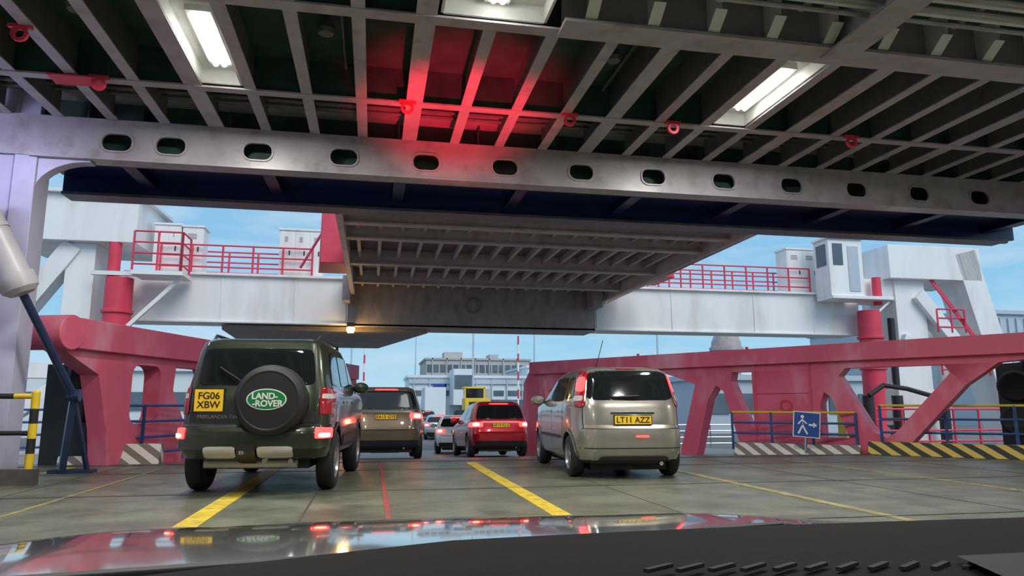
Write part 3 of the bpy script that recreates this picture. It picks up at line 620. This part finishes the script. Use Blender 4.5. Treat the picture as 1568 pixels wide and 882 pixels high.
for x0_,x1_ in ((-.52,-.16),(.09,.50)): c.patch('rear',[(x0_,.47),(x1_,.47),(x1_,.585),(x0_,.585)],M['skid'],k=6,name='skid_plate',off=.035)
c.patch('rear',[(-.14,.42),(.07,.42),(.07,.62),(-.14,.62)],M['plastic'],k=8,name='tow_bracket',off=.05)
c.patch('rear',[(-.72,.86),(.72,.86),(.72,.99),(-.72,.99)],M['plastic'],k=0,name='tailgate_strip',off=.004,nu=20)
for x in (-.74,.74): c.patch('rear',[(x-.006,.85),(x+.006,.85),(x+.006-.09*(x>0)+.09*(x<0),1.8),(x-.006-.09*(x>0)+.09*(x<0),1.8)],M['black'],k=0,name='tailgate_seam',off=.003,nu=2)
for sg in(-1,1):
    q=lambda a,b_,z0,z1:[(sg*a,z0),(sg*b_,z0),(sg*b_,z1),(sg*a,z1)]
    c.patch('rear',q(.76,.893,.95,1.28),M['taild'],k=8,name='tail_lamp',off=.014)
    c.patch('rear',q(.775,.885,1.14,1.20),M['lens'],k=8,name='indicator_lens',off=.02)
    c.patch('rear',q(.73,.875,.67,.79),M['taill'],k=8,name='brake_lamp',off=.04)
    c.patch('rear',q(.76,.855,.685,.735),M['tailhot'],k=4,name='brake_lamp_bulb',off=.05)
    c.patch('side',[(.50,1.31),(1.20,1.31),(1.20,1.74),(.62,1.74)],M['glass'],k=12,name='quarter_window',sg=sg)
    c.patch('side',[(1.30,1.31),(2.12,1.31),(2.10,1.74),(1.30,1.74)],M['glass'],k=14,name='rear_door_window',sg=sg)
    c.patch('side',[(2.20,1.31),(3.0,1.31),(2.42,1.74),(2.18,1.74)],M['glass'],k=14,name='front_door_window',sg=sg)
    c.patch('side',[(1.35,.5),(2.93,.5),(2.93,.66),(1.35,.66)],M['plastic'],k=12,name='sill_cladding',sg=sg,off=.015,nu=16)
    c.seam([(1.25,.9),(1.25,1.28)],sg); c.seam([(2.15,.7),(2.15,1.28)],sg); c.seam([(3.02,.9),(3.02,1.2)],sg)
    for y in(1.4,2.3): c.patch('side',[(y,1.08),(y+.16,1.08),(y+.16,1.12),(y,1.12)],M['plastic'],k=4,off=.025,name='door_handle',sg=sg)
b=MB()
for sg in(-1,1): b.tube([(sg*.64,.55,1.88),(sg*.66,.7,1.95),(sg*.66,2.2,1.95),(sg*.64,2.4,1.87)],.02,M['plastic'])
b.build('roof_rails',sc=1,parent=c.e)
c.patch('front',[(-.70,1.34),(.70,1.34),(.6,1.72),(-.6,1.72)],M['glass'],k=10,name='windscreen')
b=MB(); y0=.12
b.lathe([(0,-.27),(.25,-.275),(.36,-.265),(.405,-.23),(.42,-.17),(.42,-.04),(.40,0),(0,0)],(.22,y0,1.12),(0,1,0),M['black'],56)
b.lathe([(.33,-.272),(.345,-.277),(.36,-.268)],(.22,y0,1.12),(0,1,0),M['plastic'],56)
b.build('spare_wheel_cover',sc=1,parent=c.e)
b=MB()
for (a1,b1,yy,mm) in ((.23,.125,-.162,M['signw']),(.215,.112,-.166,M['green'])):
    vs=[(.20+a1*math.cos(2*math.pi*i/48),yy,1.13+b1*math.sin(2*math.pi*i/48)) for i in range(48)]; vs+=[(x,yy+.01,z) for x,y,z in vs]
    b.add(vs,[tuple(range(48))]+[(i,(i+1)%48,48+(i+1)%48,48+i) for i in range(48)],mm)
b.build('oval_badge',sc=1,parent=c.e)
text('LAND-',.10,c.e,(.18,-.170,1.165),M['signw'],name='badge_lettering',bold=.003); text('-ROVER',.10,c.e,(.215,-.170,1.08),M['signw'],name='badge_lettering',bold=.003)
c.plate(-.53,1.12,.33,.26,'FG06\nXBW',.115)
text('FREELANDER Td4',.06,c.e,(-.42,.098,.925),M['rim'],name='model_lettering')
c.mirror(2.95,1.34,G)
b=MB(); b.box(-.10,.14,.27,.31,1.69,1.73,M['taill']); b.cyl((-.1,.13,1.30),(-.45,.2,1.52),.01,M['black'],seg=8); b.build('rear_wiper',sc=1,parent=c.e)
b=MB(); b.cyl((.2,-.0,.42),(.2,-.1,.42),.03,M['chrome'],seg=14); b.cyl((.5,.3,.36),(-.6,.35,.36),.05,M['skid'],seg=14); b.lathe([(0,-.03),(.03,-.02),(.03,.02),(0,.03)],(-.06,-.12,.52),(0,0,1),M['chrome'],16); b.build('exhaust_and_tow_ball',sc=1,parent=c.e)
# --- silver small mpv
R=[(.22,.25,3.85,.74),(.28,.08,4.0,.82),(.40,.01,4.06,.86),(.58,0,4.08,.87),(.72,.02,4.08,.87),(.78,.08,4.06,.87),(1.02,.1,3.9,.865),(1.10,.13,3.35,.85),(1.16,.16,3.1,.83),(1.48,.27,2.4,.73),(1.56,.32,2.15,.685),(1.615,.42,1.95,.61),(1.65,.70,1.65,.46),(1.66,1.0,1.5,.3)]
S=paint('paint_champagne',(.35,.335,.29),.55,.26)
c=Car('people_carrier',R,6.5,S,(3.9,10.4,0),3.0); c.e.scale=(1.02,1.02,1.04)
c.body((.72,3.32),.31,.365)
c.patch('rear',[(-.69,1.13),(.69,1.13),(.62,1.575),(-.62,1.575)],M['glass'],k=7,name='rear_window',nu=20)
c.patch('rear',[(-.22,1.17),(.14,1.19),(.12,1.205),(-.22,1.19)],M['plastic'],k=4,name='rear_wiper',off=.03)
c.patch('rear',[(-.17,1.59),(.17,1.59),(.15,1.605),(-.15,1.605)],M['taild'],k=4,name='spoiler_lamp',off=.01)
c.patch('rear',[(-.78,.44),(.78,.44),(.79,.455),(-.79,.455)],M['plastic'],k=0,name='bumper_crease',off=.004,nu=24)
c.patch('rear',[(-.76,.72),(.76,.72),(.76,.732),(-.76,.732)],M['plastic'],k=0,name='tailgate_seam',off=.004,nu=24)
c.patch('rear',[(-.34,.93),(.34,.93),(.34,.965),(-.34,.965)],M['chrome'],k=6,name='tailgate_handle',off=.015)
c.patch('rear',[(.02,.60),(.22,.60),(.22,.63),(.02,.63)],M['taill'],k=4,name='fog_lamp',off=.012)
c.patch('rear',[(-.55,.27),(.55,.27),(.5,.34),(-.5,.34)],M['plastic'],k=8,name='lower_grille',off=.02)
for x in (-.735,.735): c.patch('rear',[(x-.005,.73),(x+.005,.73),(x+.005,1.12),(x-.005,1.12)],M['black'],k=0,name='tailgate_side_seam',off=.003,nu=2)
for sg in(-1,1):
    q=lambda a,b_,z0,z1,a2,b2:[(sg*a,z0),(sg*b_,z0),(sg*b2,z1),(sg*a2,z1)]
    c.patch('rear',q(.70,.825,1.03,1.57,.60,.685),M['taild'],k=5,name='tail_lamp',off=.014)
    c.patch('rear',q(.72,.81,1.12,1.20,.70,.79),M['lens'],k=5,name='reverse_lamp',off=.02)
    c.patch('rear',q(.68,.77,1.26,1.48,.63,.71),M['taill'],k=4,name='brake_lamp',off=.022)
    c.patch('side',[(.50,1.17),(1.0,1.14),(1.02,1.49),(.66,1.49)],M['glass'],k=8,name='quarter_window',sg=sg)
    c.patch('side',[(1.08,1.13),(1.92,1.12),(1.90,1.51),(1.09,1.50)],M['glass'],k=12,name='rear_door_window',sg=sg)
    c.patch('side',[(1.99,1.12),(2.90,1.12),(2.30,1.49),(1.97,1.51)],M['glass'],k=12,name='front_door_window',sg=sg)
    c.seam([(1.10,.6),(1.06,1.1)],sg); c.seam([(1.96,.32),(1.96,1.1)],sg); c.seam([(2.9,.45),(2.95,1.05)],sg)
    for y in(1.15,2.05): c.patch('side',[(y,.95),(y+.18,.95),(y+.18,.985),(y,.985)],S,k=4,off=.03,name='door_handle',sg=sg)
    c.patch('side',[(1.2,.55),(2.9,.55),(2.9,.60),(1.2,.60)],M['plastic'],k=6,off=.012,name='side_moulding',sg=sg,nu=16)
c.patch('front',[(-.72,1.19),(.72,1.19),(.6,1.52),(-.6,1.52)],M['glass'],k=10,name='windscreen')
c.plate(.0,.85,.56,.12,'LT11 AZZ',.12); c.mirror(2.75,1.15,S)
b=MB(); b.cyl((-.1,1.9,1.62),(-.02,1.6,2.15),.007,M['black'],seg=6); b.cyl((-.1,1.9,1.6),(-.09,1.88,1.66),.03,M['black'],seg=10); b.build('roof_aerial',sc=1,parent=c.e)
# --- generic traffic
def traffic(name,col,loc,head,L=4.4,hw=.9,H=1.65,gz=1.0,plate='AF19 KLG',lit=True,pitch=0,n=7,metal=.4):
    R=[(.26,.25,L-.25,hw-.13),(.32,.08,L-.08,hw-.05),(.48,.0,L,hw-.01),(.66,.0,L,hw),(.72,.06,L-.02,hw),(gz-.06,.10,L-.15,hw-.01),(gz+.03,.14,L-1.0,hw-.03),(gz+.08,.18,L-1.15,hw-.05),(H-.18,.40,L-1.9,hw-.19),(H-.08,.48,L-2.1,hw-.23),(H-.03,.6,L-2.3,hw-.32),(H,1.0,L-2.6,hw-.5)]
    P=paint('paint_'+name,col,metal,.3); c=Car(name,R,n,P,loc,head,pitch); c.body((.82,L-.86),.34,.40)
    c.patch('rear',[(-hw+.17,gz+.06),(hw-.17,gz+.06),(hw-.29,H-.14),(-hw+.29,H-.14)],M['glass'],k=8,name='rear_window',nu=16)
    c.patch('rear',[(-hw+.15,.3),(hw-.15,.3),(hw-.13,.46),(-hw+.13,.46)],M['plastic'],k=10,name='bumper_valance',off=.012,nu=16)
    c.patch('rear',[(-.3,H-.12),(.3,H-.12),(.28,H-.09),(-.28,H-.09)],M['taill'],k=4,name='high_brake_lamp',off=.012)
    c.patch('rear',[(-hw+.2,.70),(hw-.2,.70),(hw-.2,.715),(-hw+.2,.715)],M['plastic'],k=0,name='tailgate_seam',off=.004,nu=16)
    for sg in(-1,1):
        q=[(sg*(hw-.36),gz-.17),(sg*(hw-.02),gz-.17),(sg*(hw-.04),gz-.02),(sg*(hw-.36),gz-.02)]
        c.patch('rear',q,M['taill'] if lit else M['taild'],k=5,name='tail_lamp',off=.014)
        if lit: c.patch('rear',[(sg*(hw-.26),gz-.14),(sg*(hw-.1),gz-.14),(sg*(hw-.1),gz-.05),(sg*(hw-.26),gz-.05)],M['tailhot'],k=4,name='brake_lamp',off=.02)
        c.patch('side',[(.62,gz+.09),(1.4,gz+.07),(1.4,H-.18),(.85,H-.18)],M['glass'],k=8,name='rear_door_window',sg=sg)
        c.patch('side',[(1.5,gz+.07),(L-1.4,gz+.07),(L-2.05,H-.18),(1.5,H-.18)],M['glass'],k=8,name='front_door_window',sg=sg)
    c.patch('front',[(-.7,gz+.1),(.7,gz+.1),(.58,H-.16),(-.58,H-.16)],M['glass'],k=8,name='windscreen')
    c.plate(0,gz-.12,.5,.11,plate,.11); c.mirror(L-1.55,gz+.1,P)
    return c
traffic('estate_car',(.16,.12,.08),(.34,18.0,-.19),1,4.6,.94,1.82,1.14,'EA15 GYE',pitch=-3)
traffic('sport_utility_vehicle',(.50,.010,.025),(3.72,20.7,-.36),-2,4.4,.9,1.64,1.02,'AF19 KLG',pitch=-3)
traffic('hatchback_car',(.78,.79,.78),(3.30,28,-.76),4,4.0,.87,1.50,.98,'KX14 OUP',pitch=-1,metal=.0)
traffic('hatchback_car',(.42,.46,.50),(4.0,44,-.95),3,4.2,.88,1.5,.98,'MK12 FDB')
traffic('hatchback_car',(.15,.17,.2),(2.9,53,-.95),3,4.3,.88,1.6,1.0,'MK12 FDB')
traffic('hatchback_car',(.05,.05,.06),(4.9,66,-.95),3,4.3,.88,1.6,1.0,'BD08 TKL')
traffic('hatchback_car',(.5,.5,.5),(14,70,-.95),60,4.3,.88,1.5,1.0,'BD08 TKL',lit=False)
b=MB(); b.box(5.9,8.3,83,89,.0,3.2,M['bwhite']); b.box(6.0,8.2,89,91,-.4,1.8,M['sign']); b.box(5.95,8.25,83,91,-.3,.0,M['plastic'])
for y in (84.5,90): 
    for x in (6.1,8.1): b.lathe([(0,-.15),(.45,-.15),(.5,-.1),(.5,.1),(.45,.15),(0,.15)],(x,y,-.45),(1,0,0),M['black'],24)
b.box(6.1,6.4,82.95,83,.05,.2,M['taill']); b.box(7.8,8.1,82.95,83,.05,.2,M['taill']); b.build('box_truck',sc=1,bevel=.03)
# ---------------------------------------------------------------- own car: bonnet, dashboard, wipers, wheels
own=bpy.data.objects.new('saloon_car',None); C.objects.link(own)
b=MB(); vs=[];fs=[]; nu,nv=48,24
for j in range(nv+1):
    v=j/nv
    for i in range(nu+1):
        u=i/nu; x=-1.15+2.6*u; xc=(x-.15)/1.3
        yf=2.12-.30*xc**2-.25*abs(xc)**6; y=.92+(yf-.92)*v
        z=.872-.035*v-.053*v**3-.006*xc**2-.01*abs(xc)**6 + .008*math.exp(-((abs(xc)-.55)/.12)**2)
        vs.append((x,y,z))
for j in range(nv):
    for i in range(nu): o=j*(nu+1)+i; fs.append((o,o+1,o+nu+2,o+nu+1))
o1=len(vs)
for i in range(nu+1):
    p=vs[nv*(nu+1)+i]; vs.append((p[0],p[1]+.05,p[2]-.12))
for i in range(nu+1):
    p=vs[nv*(nu+1)+i]; vs.append((p[0]*.97,p[1]-.02,.28))
for i in range(nu): fs.append((o1+i,o1+i+1,o1+nu+2+i,o1+nu+1+i))
for i in range(nu): fs.append((nv*(nu+1)+i,nv*(nu+1)+i+1,o1+i+1,o1+i))
b.add(vs,fs,M['bonnet']); 
for x in(-1.13,1.43): b.box(x-.02,x+.02,.5,1.75,.3,.77,M['bonnet'])
b.build('bonnet',sc=1,ang=50,parent=own)
b=MB()
for x in(-.98,1.28):
    b.lathe([(0,-.1),(.2,-.1),(.3,-.11),(.33,-.07),(.33,.07),(.3,.11),(.2,.1),(0,.1)],(x,1.15,.33),(1,0,0),M['black'],36)
b.cyl((-.98,1.15,.33),(1.28,1.15,.33),.05,M['steel'],seg=12)
b.build('front_wheels',sc=1,parent=own)
b=MB(); vs=[];fs=[]; nu,nv=40,16
for j in range(nv+1):
    v=j/nv
    for i in range(nu+1):
        u=i/nu; x=-.75+2.0*u; y=.9-.75*v-.10*((x-.3)/1.0)**2*(1-v)
        z=.930+.022*u+ .035*math.sin(v*math.pi*.5)-.05*max(0,(.1-x))*(1-v) ; vs.append((x,y,z))
for j in range(nv):
    for i in range(nu): o=j*(nu+1)+i; fs.append((o,o+1,o+nu+2,o+nu+1))
b.add(vs,fs,M['dash'])
b.box(-.75,1.25,.1,.75,.3,.86,M['dash'])
for k in range(12): b.beam((.22+.026*k,.57-.004*k,.9690),(.25+.026*k,.59-.004*k,.9682),.005,.003,M['dash2'])
b.add([(.50,.56,.972),(1.15,.54,.979),(1.15,.3,1.0),(.42,.42,.985)],[(0,1,2,3)],M['dash2'])
b.build('dashboard',sc=1,ang=50,parent=own)
b=MB(); b.beam((-.45,.98,.89),(.62,1.06,.908),.025,.018,M['black']); b.beam((-.5,1.0,.878),(.75,1.08,.895),.012,.03,M['black']); b.beam((.50,1.06,.905),(.62,1.03,.915),.025,.02,M['black']); b.beam((.62,1.03,.915),(.72,1.0,.90),.025,.02,M['black'])
b.beam((.66,1.04,.90),(1.4,1.06,.908),.03,.02,M['black']); b.box(-1.0,1.4,.86,.98,.80,.87,M['black']); b.build('windscreen_wiper',sc=1,bevel=.003,parent=own)
# ---------------------------------------------------------------- lights
def spot(name,loc,tgt,e,col,size,blend=.6,rad=.1):
    l=bpy.data.lights.new(name,'SPOT'); l.energy=e; l.color=col; l.spot_size=math.radians(size); l.spot_blend=blend; l.shadow_soft_size=rad
    o=bpy.data.objects.new(name,l); C.objects.link(o); o.location=loc; o.rotation_euler=(Vector(tgt)-Vector(loc)).to_track_quat('-Z','Y').to_euler()
spot('red_ceiling_spot',(1.0,8.0,1.0),(1.2,10.6,5.7),3200,(1,.01,.05),38,.8,.2)  # added unseen spot, throws a red glow up onto the ceiling frames
sun=bpy.data.lights.new('evening_sun','SUN'); sun.energy=1.8; sun.angle=math.radians(40); sun.color=(1,.95,.9)
o=bpy.data.objects.new('evening_sun',sun); C.objects.link(o); o.rotation_euler=(math.radians(46),0,math.radians(20))
# ---------------------------------------------------------------- sky
w=bpy.data.worlds.new('sky'); bpy.context.scene.world=w; w.use_nodes=True; N=w.node_tree.nodes; L=w.node_tree.links
bg=N['Background']; tc=N.new('ShaderNodeTexCoord'); sp=N.new('ShaderNodeSeparateXYZ'); L.new(tc.outputs['Generated'],sp.inputs[0])
r=N.new('ShaderNodeValToRGB'); L.new(sp.outputs['Z'],r.inputs['Fac'])
e=r.color_ramp.elements; e[0].position=0; e[0].color=(.48,.69,.82,1); e[1].position=.7; e[1].color=(.42,.56,.72,1)
x=e.new(.07); x.color=(.31,.60,.81,1); x=e.new(.2); x.color=(.24,.51,.77,1)
mp=N.new('ShaderNodeMapping'); mp.inputs['Scale'].default_value=(1.0,1.0,5); mp.inputs['Location'].default_value=(.6,.2,.3); L.new(tc.outputs['Generated'],mp.inputs['Vector'])
nz=N.new('ShaderNodeTexNoise'); nz.inputs['Scale'].default_value=3.4; nz.inputs['Detail'].default_value=8; nz.inputs['Roughness'].default_value=.6; nz.inputs['Distortion'].default_value=.5; L.new(mp.outputs[0],nz.inputs['Vector'])
r2=N.new('ShaderNodeValToRGB'); r2.color_ramp.elements[0].position=.42; r2.color_ramp.elements[1].position=.66; r2.color_ramp.elements[1].color=(.6,.6,.6,1); L.new(nz.outputs['Fac'],r2.inputs['Fac'])
mx=N.new('ShaderNodeMix'); mx.data_type='RGBA'; L.new(r2.outputs['Color'],mx.inputs[0]); L.new(r.outputs['Color'],mx.inputs[6]); mx.inputs[7].default_value=(.58,.71,.82,1)
L.new(mx.outputs[2],bg.inputs['Color']); bg.inputs['Strength'].default_value=1.07
try:
    bpy.context.scene.view_settings.view_transform='Standard'
except Exception as ex: print(ex)
# ---------------------------------------------------------------- camera
cd=bpy.data.cameras.new('camera'); cd.sensor_width=36; cd.lens=25.03; cd.clip_start=.05; cd.clip_end=3000
co=bpy.data.objects.new('camera',cd); C.objects.link(co); co.location=(0,0,1.1); co.rotation_euler=(math.radians(99.38),0,math.radians(-10.96))
bpy.context.scene.camera=co
